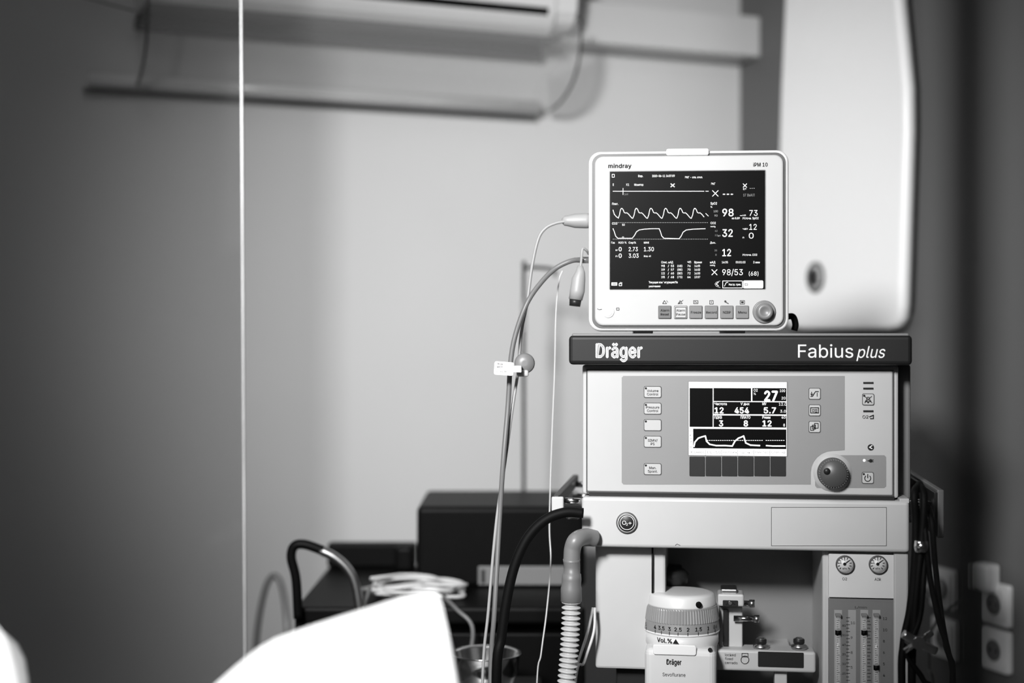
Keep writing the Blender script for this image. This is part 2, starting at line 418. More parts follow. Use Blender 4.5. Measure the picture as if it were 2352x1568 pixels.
def ic1(q,x,y): q.line([(x-9,y+6),(x-5,y+6),(x+2,y-5),(x+9,y-5)],1.8,INK); q.line([(x-7,y-4),(x-7,y+3)],1.6,INK); q.line([(x-9,y),(x-7,y+4),(x-4,y)],1.4,INK); q.line([(x+6,y+6),(x+6,y-2)],1.6,INK)
def ic2(q,x,y): q.box(x-9,y-6,x+9,y+6,1.8,INK); q.box(x-5,y-2,x-1,y+3,1.2,INK); [q.line([(x+1,y-2+k*3),(x+6,y-2+k*3)],1.4,INK) for k in range(3)]
def ic3(q,x,y): q.box(x-9,y-1,x-2,y+8,1.6,INK); q.box(x-5,y-4,x+2,y+5,1.6,INK); q.box(x,y-8,x+8,y+3,1.6,INK)
key(1871,904,28,27,[],ic1,False); key(1871,942,28,27,[],ic2,False); key(1871,980,28,27,[],ic3,False)
def ic4(q,x,y): q.line([(x-7,y+5),(x-4,y+1),(x-2,y-5),(x+2,y-5),(x+4,y+1),(x+7,y+5),(x-7,y+5)],1.5,INK); q.line([(x-8,y-7),(x+9,y+8)],1.5,INK); q.line([(x+8,y-7),(x-8,y+8)],1.5,INK); q.disc(x,y+7,2,INK)
key(1994,917,28,27,[],ic4)
def ic5(q,x,y):
    q.line([(x+7*math.sin(math.radians(t)),y+1-7*math.cos(math.radians(t))) for t in range(40,321,20)],1.8,INK); q.line([(x,y-8),(x,y)],2,INK)
key(1993,1097,28,27,[],ic5)
p=P(); q=PX(p,M,0); c=q.pt(1912,1085); 
p.lathe([(.0225,0),(.0225,.003),(.0205,.006),(.0195,.022),(.0175,.025),(.0,.0255)],(c.x,0,c.z),'y',KN,48)
for i in range(36):
    a=2*math.pi*i/36; r=.0203; x_=c.x+r*math.cos(a); z_=c.z+r*math.sin(a)
    p.box(x_-.0006,x_+.0006,-.021,-.006,z_-.0006,z_+.0006,MID2)
p.lathe([(.005,0),(.005,.0008),(.0,.0008)],(c.x-.010,-.025,c.z+.004),'y',DARK,16)
p.lathe([(.028,0),(.028,.001),(.0,.001)],(c.x,0,c.z),'y',LIGHT2,48)
p.done('rotary_knob',cp)

DY=-.012
p=P(); q=PX(p,M,DY)
a,b,c,d=X(1336,DY),X(2089,DY),Z(1262,1700,DY),Z(1146,1700,DY)
p.box(a,b,DY,.38,c,d,LIGHT,.005,3)
p.box(a+.01,b-.02,0,.35,d-.001,d+.006,DARK)
p.box(X(2064),b,DY+.002,.37,d-.003,d+.004,LIGHT,.001)
q.box(1772,1165,2036,1253,1.6,INKG,1); q.box(1774,1167,2034,1251,1,WHITE,1)
q.line([(1551,1252),(1555,1249),(1562,1252)],1,INK)
du=p.done('drawer_unit',am)
p=P(); q=PX(p,M,DY)
c=q.pt(1440,1200)
p.lathe([(.0160,0),(.0160,.003),(.0145,.004),(.0130,.003)],(c.x,DY,c.z),'y',KN,40)
p.lathe([(.0142,.0042),(.0135,.0046),(.0128,.0042)],(c.x,DY,c.z),'y',LIGHT,40)
p.lathe([(.0125,0),(.0125,.0055),(.0115,.0062),(.0,.0062)],(c.x,DY,c.z),'y',DARK,40)
q=PX(p,M,DY-.0062); q.ring(1440,1200,16,1.3,PRINT); q.t(1429,1200,9,'O',9,PRINT); q.t(1438,1204,5,'2',4,PRINT); q.t(1443,1200,9,'+',8,PRINT)
p.done('oxygen_flush_button',du)
p=P(); xL=X(1336)
zr=Z(1150,1310,0)
p.box(xL-.040,xL-.030,-.035,.30,zr-.006,zr+.012,DARK,.002)
for yy in (.0,.25): p.cyl((xL-.035,yy,zr),.005,.04,'x',CHROME,n=16); p.cyl((xL-.035,yy,zr-.02),.005,.04,'x',CHROME,n=16)
p.box(xL-.042,xL-.024,-.038,-.030,zr-.012,zr+.010,LIGHT,.002)
p.box(xL-.022,xL-.002,-.02,.0,zr-.026,zr-.010,STEEL,.003)
p.done('side_rail',am)
p=P(); xR=X(2088,DY); zr=Z(1157,2110)
for dz in (0,-.025):
    for yy in (.02,.28): p.cyl((xR-.012,yy,zr+dz),.005,.065,'x',CHROME,n=16)
p.box(xR+.040,xR+.050,-.01,.33,zr-.048,zr+.022,MID2,.002)
p.box(xR+.036,xR+.041,-.01,.33,zr-.045,zr+.018,DARK,.001)
p.done('side_rail',am)

zt=Z(1262,1700,DY)
REC=mat('recess_grey',.18,.5,noise=.03)
p=P()
xl_=X(1364,.0); xpost=X(1497); xf=X(1895); xr_=X(2082)
p.box(xl_,xpost+.02,.03,.30,Z(1536,1420,.03),zt,LIGHT,.004)
p.box(xpost,xr_,.20,.36,.25,zt,REC,.004)
p.box(xl_+.04,xr_,.04,.36,.12,Z(1640),MID2,.006)
p.box(xl_+.03,xpost+.02,.06,.3,.3,Z(1536,1420,.03),DARK,.003)
p.box(xf-.003,xr_,.012,.36,.3,zt,LIGHT,.004)
p.box(xr_-.018,xr_+.003,.0,.36,.3,zt,LIGHT2,.003)
p.cyl((X(1499,.03),.024,Z(1360,1499,.03)),.0015,zt-Z(1360,1499,.03),'z',INK,n=8)
tb=p.done('trolley_body',am)
p=P(); p.box(xl_-.01,xr_+.03,-.02,.42,.08,.12,MID2,.01,3); p.done('trolley_base',am)
for x_ in (xl_+.03,xr_-.01):
    for y_ in (.03,.37):
        p=P(); p.lathe([(.035,0),(.038,.004),(.038,.018),(.035,.022)],(x_-.011,y_,.038),'x',DARK,28); p.box(x_-.014,x_+.014,y_-.015,y_+.015,.05,.085,STEEL,.003); p.done('castor',am)
p=P(); c=M.L(1535,1327,.10); p.lathe([(.012,-.012),(.03,-.008),(.032,.006),(.026,.012)],(c[0],.11,c[1]),'z',DARK,28); p.box(c[0]-.045,c[0]+.02,.09,.2,c[1]-.004,c[1]+.006,DARK,.002); p.done('valve_cap',tb)
FY=.006
p=P(); q=PX(p,M,FY)
q.rr(1903,1272,2055,1372,3,WHITE,.003,back=.02,bev=.0006)
q.rr(1903,1375,2055,1700,2,MID2,.001,back=.02)
q=PX(p,M,FY-.001)
q.rect(1909,1380,2049,1700,mat('flow_window',.16,.25,noise=.05),1)
q.t(1964,1394,5,'L/min',26,INK)
for x_ in (1925,1957,1985,2013): q.rect(x_-9,1400,x_+9,1700,mat('flow_scale',.28,.4),2)
for x_,lab in ((1951,['10','','9','','8','','5']),(1999,['12','10','','8','','6','','5'])):
    for i in range(26): q.line([(x_-7,1418+i*8),(x_-(1 if i%2 else -1),1418+i*8)],1.2,INK,3)
    for i,s_ in enumerate(lab):
        if s_ and x_<1990: q.t(x_+3,1430+i*17,6,s_,None,INK,l=3)
for i,s_ in enumerate(['12','10','8','6','5','4']): q.t(2028,1420+i*26,6,s_,None,INK,l=3)
for i,s_ in enumerate(['.80','.50','.40','.35','.30','.25']): q.t(1933,1436+i*22,4.5,s_,None,INK,l=3)
q=PX(p,M,FY-.003)
q.t(1940,1329,6,'O2',None,INK,'C'); q.t(2016,1330,6,'AIR',None,INK,'C')
fb=p.done('flowmeter_block',am)
for x_ in (1925,1985,2013):
    p=P(); c=M.L(x_,1412,FY-.006); p.cyl((c[0],FY-.006,.78),.0042,c[1]-.78,'z',TUBEG,n=14); p.box(c[0]-.004,c[0]+.004,FY-.011,FY-.001,c[1]-.002,c[1]+.002,MID2,.0005)
    zz=M.L(x_,1440 if x_<2000 else 1520,FY)[1]; p.cyl((c[0],FY-.006,zz-.01),.0043,.007,'z',BLACK,n=14)
    q=PX(p,M,FY-.0105)
    for i in range(32): q.line([(x_-3,1424+i*5),(x_+(3 if i%4==0 else 0),1424+i*5)],1,INK,0)
    p.done('flow_tube',fb)
for x_ in (1940,2016):
    p=P(); c=M.L(x_,1295,FY); y0=FY-.003
    p.lathe([(.0135,0),(.0135,.005),(.012,.006),(.0115,.004)],(c[0],y0,c[1]),'y',KN,40); p.lathe([(.0115,0),(.0115,.0042),(.0,.0042)],(c[0],y0,c[1]),'y',WHITE,36)
    q=PX(p,M,y0-.0042)
    for i in range(11):
        a=math.radians(225-27*i); q.line([(x_+12*math.cos(a),1295-12*math.sin(a)),(x_+16*math.cos(a),1295-16*math.sin(a))],1.6,INK)
    q.line([(x_,1295),(x_+9,1288)],2,INK,3); q.disc(x_,1295,3.5,INK,l=2); q.t(x_,1305,4,'kPa',None,INK,'C'); q.t(x_-9,1292,4,'4',None,INK,'C');q.t(x_,1285,4,'8',None,INK,'C')
    p.done('pressure_gauge',fb)
p=P(); y0=.06; q=PX(p,M,y0)
a,b,c,d=q.rc(1648,1350,1708,1402); p.box(a,b,y0-.02,y0+.02,c+.010,d-.006,LIGHT,.003)
p.box(a+.005,b-.01,y0-.012,y0+.03,d-.008,d,STEEL,.002)
q3=PX(p,M,y0-.0205); q3.rr(1660,1378,1695,1392,2,DARK,.001); q3.line([(1668,1388),(1677,1380),(1688,1388)],3,CHROME,5); q3.disc(1677,1384,4,STEEL,.002,4)
for yy,x1_ in ((1385,1727),(1420,1738)):
    u0,zz=M.L(1700,yy,y0); u1,_=M.L(x1_,yy,y0); p.cyl((u0-.01,y0,zz),.0045,u1-u0+.01,'x',CHROME,n=16); p.cyl((u1-.004,y0,zz),.006,.008,'x',STEEL,n=16)
a,b,c,d=q.rc(1652,1395,1706,1500); p.box(a,b,y0+.01,y0+.03,c,d,LIGHT,.002)
p.box(a+.006,a+.014,y0+.004,y0+.011,c+.01,d-.004,DARK,.001)
a,b,c,d=q.rc(1630,1489,1872,1537); p.box(a,b,y0-.015,y0+.03,c,d,LIGHT,.004,3)
q4=PX(p,M,y0-.0152)
q4.rr(1741,1497,1846,1532,2,DARK,.0006)
for i,s_ in enumerate(['locked','fixed','cerrado']): q4.t(1665,1503+i*9,6,s_,None,INK)
q4.ring(1711,1515,9,1.5,INK); q4.box(1704,1500,1718,1508,1.3,INK)
for x_ in (1748,1835):
    u0,zz=M.L(x_,1487,y0); p.lathe([(.008,0),(.012,.004),(.012,.008),(.007,.010),(.007,.018),(.004,.020)],(u0,y0,zz-.004),'z',STEEL,20); p.lathe([(.0075,.010),(.0085,.0115),(.0085,.0165),(.0075,.018)],(u0,y0,zz-.004),'z',DARK,20)
a,b,c,d=q.rc(1779,1537,1808,1700); p.box(a,b,y0,y0+.03,c,d,LIGHT,.002)
p.box(a-.01,b+.01,y0+.02,.21,Z(1537,1790,y0)+.002,Z(1510,1790,y0),LIGHT,.002)
p.done('vaporizer_rail',am)

# ================================================================= VAPORIZER
VY=.045
u,_=M.L(1565,1450,VY-.03)
vp=empty('anesthetic_vaporizer',M,'white and grey anesthetic vaporizer with knurled dial, mounted on the machine','vaporizer')
zz=lambda py:M.L(1566,py,VY-.05)[1]
p=P(); k=.00067
p.lathe([(.0,zz(1370)),(60*k,zz(1370)),(72*k,zz(1372)),(76*k,zz(1377)),(78*k,zz(1396)),(79*k,zz(1400))][::-1],(u,VY,0),'z',WHITE,56)
vc=p.done('dial_cap',vp)
DIAL=mat('dial_grey',.22,.4,noise=.03)
p=P(); n=160; t=bmesh.new(); rings=[]
for r,h,am_ in ((78,1398,0),(80,1400,0),(80,1404,1),(84,1432,1),(84,1434,0),(86,1452,0),(86,1456,0)):
    rings.append([t.verts.new((u+(r*k+(.0010*(i%2)*am_))*math.cos(2*math.pi*i/n),VY+(r*k+(.0010*(i%2)*am_))*math.sin(2*math.pi*i/n),zz(h))) for i in range(n)])
for a in range(len(rings)-1):
    for i in range(n): t.faces.new((rings[a][i],rings[a][(i+1)%n],rings[a+1][(i+1)%n],rings[a+1][i]))
bmesh.ops.recalc_face_normals(t,faces=t.faces[:]); p.merge(t,DIAL)
def cyltext(p,st,ang,py,h,r,m,bold=0):
    me=text_mesh(st,bold); x0=min(v.co.x for v in me.vertices); x1=max(v.co.x for v in me.vertices); s_=h*.00065/CAP
    for v in me.vertices:
        aa=ang+((v.co.x-(x0+x1)/2)*s_)/r
        v.co=Vector((u+(r+.0010)*math.sin(aa),VY-(r+.0010)*math.cos(aa),zz(py)-h*.000325+v.co.y*s_))
    i=p.mi(m)
    for f in me.polygons: f.material_index=i
    p.bm.from_mesh(me); bpy.data.meshes.remove(me)
for st,px in (('5',1487),('4',1508),('3.5',1522),('3',1540),('2.5',1559),('2',1581),('1.5',1604),('1',1625),('0.6',1641)):
    ang=math.asin(max(-.98,min(.98,(px-1566)/86)))
    cyltext(p,st,ang,1443,8.5,85.5*k,INK,.012)
    x_=u+(86*k)*math.sin(ang); y_=VY-(86*k)*math.cos(ang); p.box(x_-.0005,x_+.0005,y_-.0006,y_+.001,zz(1458),zz(1450),INK)
p.done('dial',vp)
p=P()
p.lathe([(84*k,zz(1462)),(86*k,zz(1460)),(87*k,zz(1457)),(84*k,zz(1455))],(u,VY,0),'z',WHITE2,56)
p.lathe([(80*k,zz(1730)),(80*k,zz(1495)),(84*k,zz(1485)),(84*k,zz(1462)),(80*k,zz(1461))],(u,VY,0),'z',WHITE,56)
VF=VY-.062
p.box(u-.054,u+.052,VF,VY+.03,zz(1640),zz(1486),WHITE,.010,4)
cyltext(p,'Vol.%',-.46,1471,10,84.3*k,INK,.02)
ang=-.14; p.poly([(u+85.5*k*math.sin(ang+s_*.08),VY-87*k*math.cos(ang+s_*.08),zz(h_)) for s_,h_ in ((-1,1476),(1,1476),(0,1465))],INK)
p.done('vaporizer_body',vp)
p=P(); q=PX(p,M,VF)
q.rr(1500,1480,1599,1503,5,WHITE2,.003,bev=.001)
q.t(1548,1520,12,'Dräger',34,INK,'C',bold=.03); q.t(1548,1549,8,'Sevoflurane',52,INK,'C')
q.disc(1631,1492,5,INK)
p.done('label_plate',vp)
p=P(); c=(u+.026,VY-.046,zz(1388)); p.lathe([(.0045,0),(.0045,.003),(.003,.004)],c,'y',BLACK,16); p.done('lock_pin',vc)

# ================================================================= PATIENT MONITOR
mo=empty('patient_monitor',N,'white patient monitor with lit black screen standing on the dark shelf','patient monitor')
p=P(); q=PX(p,N,0)
a,b,c,d=q.rc(1352,346,1812,759)
c=ZT+.004
p.prism(rro(a,b,c,d,.018),.0,.10,WHITE,.004)
p.prism(rro(a+.012,b-.012,c+.004,d-.012,.014),.10,.15,LIGHT,0)
p.prism(rro(a+.005,b-.005,c+.004,d-.004,.015),-.0012,.01,KN)
a2,b2,c2,d2=q.rc(1366,358,1799,748)
p.prism(rro(a2,b2,c2,d2,.013),-.006,.01,mat('bezel_grey',.39,.42,noise=.02,scale=50),.003)
q=PX(p,N,-.006)
q.t(1397,381,9.5,'mindray',54,INK,bold=.03); q.t(1730,378,8.5,'iPM 10',33,INK,bold=.02)
def tri(x,w=1.2): q.line([(x-5,697),(x-1,690),(x+4,697),(x-5,697)],w,INK)
tri(1527); q.line([(1531,690),(1534,694)],1,INK)
tri(1563); q.line([(1557,698),(1569,689)],1,INK)
q.box(1593,690,1603,697,1.1,INK); q.line([(1595,694),(1597,692),(1599,695),(1601,693)],.9,INK)
q.box(1630,690,1638,698,1.1,INK); q.line([(1634,692),(1634,696)],1,INK)
q.line([(1665,691),(1669,695),(1673,697)],1.6,INK); q.ring(1666,692,2,1,INK,n=10)
q.box(1700,690,1710,698,1.1,INK); q.rect(1702,692,1708,696,INK)
q.line([(1372,709),(1376,711),(1382,710)],1,INK); q.box(1416,707,1422,712,1,INK)
hs=p.done('housing',mo)
p=P(); q=PX(p,N,0); a,b,c_,d_=q.rc(1530,342,1628,358); p.box(a,b,-.007,.09,c_,d_,WHITE2,.003,3); p.done('carry_handle',mo)
for x_ in (1478,1690):
    p=P(); a,b,_,_=q.rc(x_-22,342,x_+22,358); p.box(a,b,.004,.14,ZT,ZT+.006,BLACK,.001); p.done('foot',mo)
p=P(); q=PX(p,N,-.006)
q.rr(1399,391,1759,665,3,MID2,.0006); q.rr(1401,393,1757,664,1,SCR,.0009)
q=PX(p,N,-.0069)
T=lambda x,y,h,s_,w=None,m=GLOW,bold=.0:q.t(x,y,h,s_,w,m,bold=bold,l=1)
q.box(1406,400,1411,407,1,GLOW); T(1466,404,5,'Взр.',11); T(1498,404,5,'2020-06-11 14:07:09',52,bold=.01); T(1573,407,4.5,'ЭКГ - отв. откл.',41,bold=.01)
T(1407,424,5,'II',3); T(1438,424,5,'X1',7); T(1457,424,5,'Монитор',21)
q.line([(1541,422),(1549,429)],2,GLOW,1); q.line([(1549,422),(1541,429)],2,GLOW,1)
T(1633,422,5,'ЭКГ',10); 
def xx(x,y,s_): q.line([(x-s_,y-s_),(x+s_,y+s_)],1.5,GLOW,1); q.line([(x+s_,y-s_),(x-s_,y+s_)],1.5,GLOW,1)
xx(1711,426,4); T(1707,434,4,'ЕЭ',7); T(1722,432,5,'---',11)
q.line([(1408,439),(1617,439)],1.3,GLOW,1); q.line([(1621,439),(1627,439)],1.3,GLOW,1); q.line([(1431,432),(1431,447)],1,GLOW,1); T(1434,446,4.5,'1mV',9,GLOW2)
xx(1643,444,6.5)
for i in range(3): q.line([(1661+i*9,446),(1665+i*9,446)],2.2,GLOW,1)
T(1707,448,6,'ST ВЫКЛ',26,GLOW2)
T(1406,468,5,'Плет.',14); T(1632,467,5.5,'SpO2',15); T(1632,475,4,'%',4); T(1639,485,4.5,'100',10,GLOWM); T(1641,495,4.5,'90',7,GLOWM)
w=[(1408,482),(1411,492),(1416,498),(1420,500)]
for i in range(6):
    x_=1420+i*33.6; w+=[(x_,501),(x_+3,493),(x_+5,482),(x_+7,478.5),(x_+9,478.5),(x_+11,481),(x_+14,488),(x_+17,489),(x_+20,488.5),(x_+24,492),(x_+29,498),(x_+32,501)]
w=[v for v in w if v[0]<1618]; q.line(w,1.5,GLOW,1); q.line([(1621,490),(1627,496)],1.3,GLOW,1)
T(1659,488,17,'98',26,bold=.012); T(1721,489,13,'73',19); T(1706,494,4,'чп',7); T(1681,501,4.5,'ип 8.89',18,bold=.01); T(1706,501,5,'Источн. SpO2',36); q.line([(1700,495),(1705,495)],1,GLOW,1)
T(1406,513,5,'CO2',12); T(1429,516,4.5,'50',6); T(1632,512,5,'CO2',12); T(1632,520,3.5,'mmHg',11)
for i in range(55): q.line([(1408+i*4,511),(1409.5+i*4,511)],1,GLOWM,1); q.line([(1408+i*4,549),(1409.5+i*4,549)],1,GLOWM,1)
q.line([(1408,525),(1411,532),(1414,542),(1419,547),(1452,547),(1457,541),(1462,532),(1468,528),(1480,526),(1497,525),(1514,525),(1517,532),(1520,542),(1525,547),(1560,548),(1564,543),(1569,533),(1576,528),(1592,526),(1620,525)],1.5,GLOW,1)
T(1429,545,4,'0',4); T(1642,530,4,'42',6,GLOW2); T(1642,540,4,'12',6,GLOW2); T(1649,541,4,'вт',6,GLOWM)
T(1659,535,17,'32',24,bold=.012); T(1721,521,13,'12',17); T(1706,525,4,'чдп',11); T(1720,541,13,'0',11); T(1706,545,4,'п',3)
T(1404,557,4.5,'Газ',8); T(1421,557,4.5,'N2O %',18); T(1444,557,4.5,'Сер%',17); T(1479,557,4.5,'МАК',12)
T(1414,574,4,'вт',5); T(1421,572,9.5,'0',7,bold=.012); T(1444,572,9.5,'2.73',21); T(1479,572,9.5,'1.30',23); T(1414,588,4,'п',4); T(1421,587,9.5,'0',7,bold=.012); T(1444,587,9.5,'3.03',23); T(1479,588,3.8,'Возр. 40',16)
T(1631,557,4.5,'Дых.',13); T(1641,575,4,'30',6,GLOW2); T(1643,585,4,'8',3,GLOW2); T(1659,580,16,'12',20,bold=.012); T(1706,585,4.5,'Источн. CO2',33)
T(1519,602,5,'Спис. нАД',27); T(1579,602,5,'ЧП',8); T(1595,602,5,'Время',17)
for i,r in enumerate((('98','53','(68)','76','14:05'),('109','57','(88)','70','14:02'),('122','60','(80)','72','14:00'),('105','68','(73)','64','13:57'))):
    y_=610.5+i*8.5
    for x_,s_,w_ in zip((1519,1541,1556,1579,1595),r,(8,7,11,7,13)): T(x_,y_,4.8,s_,w_)
    T(1534,y_,4.8,'/',2.5)
T(1631,602,5,'нАД',12); T(1631,609,3.5,'mmHg',11); T(1658,602,4.8,'14:05',14); T(1690,602,4.8,'00:01:03',22); T(1730,602,4.8,'3 мин',15)
xx(1641,625,6); T(1659,625,13.5,'98/53',47); T(1720,628,9,'(68)',22)
q.box(1405,649,1417,655,1,GLOW); [q.line([(1407+i*3,650),(1407+i*3,655)],1.5,GLOW,1) for i in range(4)]; q.box(1422,651,1428,656,1,GLOW); T(1424,650,4,'Р',5)
T(1490,648,4.8,'Текущая конфигурация:По',67,bold=.008); T(1490,657,4.5,'умолчанию',27,bold=.008)
q.line([(1654,645),(1645,648),(1642,652),(1645,657),(1654,660)],1.2,GLOWM,1); q.line([(1650,648),(1645,652),(1650,656)],1.5,GLOW,1)
q.box(1660,645,1705,661,1.2,GLOW); q.line([(1664,657),(1668,649),(1672,648)],1.2,GLOW,1); T(1674,653,4.8,'Настр. трев.',28)
q.rr(1707,644,1753,662,3,GLOW,.0004); q.box(1711,651,1717,655,1.2,INK,3)
p.done('screen',mo)
for i,(x_,s_,m_) in enumerate(((1527,('Alarm','Reset'),mat('key_dark',.10,.5)),(1563.5,('Alarm','Pause'),LIGHT2),(1598.5,('Freeze',),MID2),(1634,('Record',),MID2),(1669.5,('NIBP',),MID2),(1705,('Menu',),MID2))):
    p=P(); q=PX(p,N,-.006)
    q.rr(x_-15.5,701.5,x_+15.5,732.5,2.5,INKG,.0006); q.rr(x_-14,703,x_+14,731,2,m_,.003,bev=.0008)
    q=PX(p,N,-.009)
    if i==1: q.box(x_-12,705,x_+12,729,1,INK)
    for j,t_ in enumerate(s_): q.t(x_,717+(j-(len(s_)-1)/2)*9,5.5,t_,None,INK,'C',bold=.008)
    p.done('button',mo)
p=P(); c=N.L(1755,716,-.006)
p.lathe([(.0172,0),(.0172,.002),(.0155,.004),(.0145,.003),(.0125,.004),(.0118,.014),(.0105,.016),(.007,.0165),(.0055,.0150),(.0,.0148)],(c[0],-.006,c[1]),'y',MID2,48); p.done('rotary_knob',mo)
p=P(); c=N.L(1397,716,-.006); p.lathe([(.0088,0),(.0088,.001),(.0078,.0015),(.0072,.001),(.0066,.0028),(.0,.003)],(c[0],-.006,c[1]),'y',WHITE2,36); p.done('power_button',mo)
p=P(); c=N.L(1822,745,.05); p.tube([(c[0]-.01,.06,c[1]+.012),(c[0],.055,c[1]+.012),(c[0]+.004,.055,c[1]),(c[0]+.002,.055,ZT+.005)],.005,RUB); p.done('rear_plug',mo)

# ================================================================= CABLES
def cable(name,pts,r,m,label,plug=None,floor=None):
    P3=[W(*v) for v in pts]
    if floor: P3+= [Vector(f) for f in floor]
    p=P(); p.tube(P3,r,m,k=10); return p
D=2.19
e=empty('sensor_cable',Fr((W(1110,0,D).x,D),0),'pale grey sensor cable plugged into the monitor side','cable')
def local(p,e): 
    inv=e.matrix_world.inverted(); bmesh.ops.transform(p.bm,matrix=inv,verts=p.bm.verts[:])
p=cable('c',[(1300,508,D),(1275,513,D),(1252,525,D),(1236,550,D),(1222,612,D),(1210,700,D),(1197,765,D),(1190,850,D),(1178,930,D-.01),(1160,1060,D-.02),(1140,1200,D-.03),(1122,1400,D-.04),(1108,1570,D-.05)],.0024,CABLE,'',floor=[(-.05,2.1,.5),(-.02,2.12,.01)]); local(p,e); p.done('cord',e)
p=P()
def taper(pts,rs,m,k=20):
    pts=[Vector(v) for v in pts]; t=bmesh.new(); rings=[]
    d=(pts[-1]-pts[0]).normalized(); up=d.orthogonal().normalized(); sd=d.cross(up)
    for c,r in zip(pts,rs): rings.append([t.verts.new(c+(up*math.cos(2*math.pi*i/k)+sd*math.sin(2*math.pi*i/k))*r) for i in range(k)])
    for a_ in range(len(rings)-1):
        for i in range(k): t.faces.new((rings[a_][i],rings[a_][(i+1)%k],rings[a_+1][(i+1)%k],rings[a_+1][i]))
    t.faces.new(rings[0]); t.faces.new(rings[-1]); bmesh.ops.recalc_face_normals(t,faces=t.faces[:]); p.merge(t,m,True)
taper([W(x,507,2.195) for x in (1353,1345,1320,1305,1296,1290)],[.0115,.0117,.011,.0085,.0075,.003],CABLE); local(p,e); p.done('plug',e)
e=empty('monitor_cable',Fr((W(1130,0,D).x,D),0),'grey cable curving from the monitor side to the floor','cable')
p=cable('c',[(1340,597,D+.01),(1312,599,D),(1275,617,D),(1240,652,D-.01),(1210,697,D-.02),(1185,765,D-.02),(1173,830,D-.02),(1167,930,D-.02),(1156,1060,D-.03),(1147,1200,D-.03),(1136,1400,D-.05),(1127,1570,D-.05)],.0038,CABLED,'',floor=[(-.03,2.1,.5),(.0,2.14,.01)]); local(p,e); p.done('cord',e)
p=P(); taper([W(x,597,2.20) for x in (1354,1340,1330,1318)],[.005,.005,.004,.0037],STEEL); local(p,e); p.done('plug',e)
e=empty('hanging_connector',Fr((W(1325,0,2.19).x,2.19),0),'grey cable connector with dark tip hanging beside the monitor','connector')
p=cable('c',[(1352,583,2.2),(1347,575,2.19),(1338,572,2.185),(1335,600,2.185),(1332,625,2.185)],.002,CABLE,''); local(p,e); p.done('cord',e)
p=P(); taper([W(x,y,2.185) for x,y in ((1333,610),(1333,625),(1329,640),(1326,668),(1322,688))],[.004,.0075,.0105,.0115,.0105],CABLE); local(p,e); p.done('plug_body',e)
p=P(); taper([W(x,y,2.185) for x,y in ((1322,686),(1320,703))],[.0095,.0085],DARK); local(p,e); p.done('plug_tip',e)
p=cable('c',[(1292,622,2.24),(1284,645,2.24),(1277,720,2.24),(1274,850,2.24),(1268,1000,2.24),(1262,1200,2.24),(1265,1290,2.23),(1256,1400,2.22),(1243,1500,2.2),(1232,1600,2.2)],.0011,CABLEW,'',floor=[(.03,2.2,.4),(.03,2.2,.005)]); p.done('thin_tube',None,ID,'thin pale sampling tube hanging beside the machine','tube')
p=P(); c=W(1158,846,2.13); p.prism(rro(c.x-.015,c.x+.014,c.z-.010,c.z+.010,.003),c.y-.001,c.y,PRINT); 
q=PX(p,ID,c.y-.001)
for i,s_ in enumerate(['Model','REF']): q.t(1142,836+i*7,4.5,s_,13,INK)
q.t(1140,853,4,'0123456789',24,INK)
bmesh.ops.rotate(p.bm,verts=p.bm.verts[:],cent=c,matrix=Matrix.Rotation(.07,3,'Y')); p.box(c.x+.013,c.x+.026,c.y-.001,c.y+.03,c.z-.006,c.z+.004,PRINT,.001)
p.done('cable_tag',None,ID,'white paper tag wrapped around the grey cables','tag')
p=P(); c=W(1205,834,2.16); p.lathe([(.013,0),(.0155,.004),(.0155,.014),(.013,.018),(.004,.019)],(c.x,c.y+.009,c.z),'y',MID2,30); p.box(c.x-.012,c.x+.006,c.y-.014,c.y+.01,c.z-.020,c.z-.010,LIGHT,.003); p.done('cable_clip',None,ID,'round grey clip holding the cables together','clip')
p=cable('c',[(1340,1178,2.1),(1300,1176,2.1),(1255,1192,2.1),(1215,1230,2.1),(1185,1290,2.1),(1165,1370,2.1),(1152,1460,2.1),(1140,1580,2.1)],.0075,RUB,'',floor=[(-.02,2.15,.45),(.02,2.25,.01)]); p.done('black_hose',None,ID,'thick black rubber hose curving down from the machine','hose')
bh=empty('breathing_hose',Fr((W(1305,0,2.1).x,2.1),0),'clear corrugated breathing hose with grey elbow connector','breathing hose')
p=P()
p.tube([W(1366,1236,2.13),W(1345,1232,2.12),W(1324,1240,2.1),W(1315,1260,2.1),W(1313,1290,2.1)],.0125,mat('elbow_grey',.15,.4),k=20)
local(p,bh); p.done('elbow',bh)
p=P(); taper([W(x,y,2.1) for x,y in ((1313,1284),(1313,1290),(1314,1300),(1314,1316),(1313,1318),(1313,1330),(1312,1345),(1312,1350),(1312,1380),(1312,1384))],[.013,.0125,.012,.012,.014,.0145,.0145,.0155,.0155,.013],CABLED,24)
local(p,bh); p.done('connector',bh)
p=P(); pts=[W(1312,1380,2.1),W(1311,1430,2.1),W(1307,1500,2.1),W(1300,1580,2.1),Vector((.06,2.1,.6)),Vector((.03,2.1,.3)),Vector((0.0,2.0,.03))]
p.tube(pts,lambda L:.0115+.0028*math.sin(L*2*math.pi/.0078),HOSE,k=18,sub=90,cap=False); local(p,bh); p.done('corrugated_tube',bh)
for o_ in (0,14):
    p=cable('c',[(1362+o_*.3,1395,2.16),(1350+o_,1450,2.15),(1328+o_,1520,2.14),(1305+o_,1600,2.13)],.0022,CABLEW,'',floor=[(.05+o_*.002,2.1,.4),(.05+o_*.002,2.05,.008)]); p.done('gas_sampling_line',None,ID,'thin pale gas line beside the corrugated hose','tube',group='pale gas lines')
lab='black lead draped over the side rail of the machine'
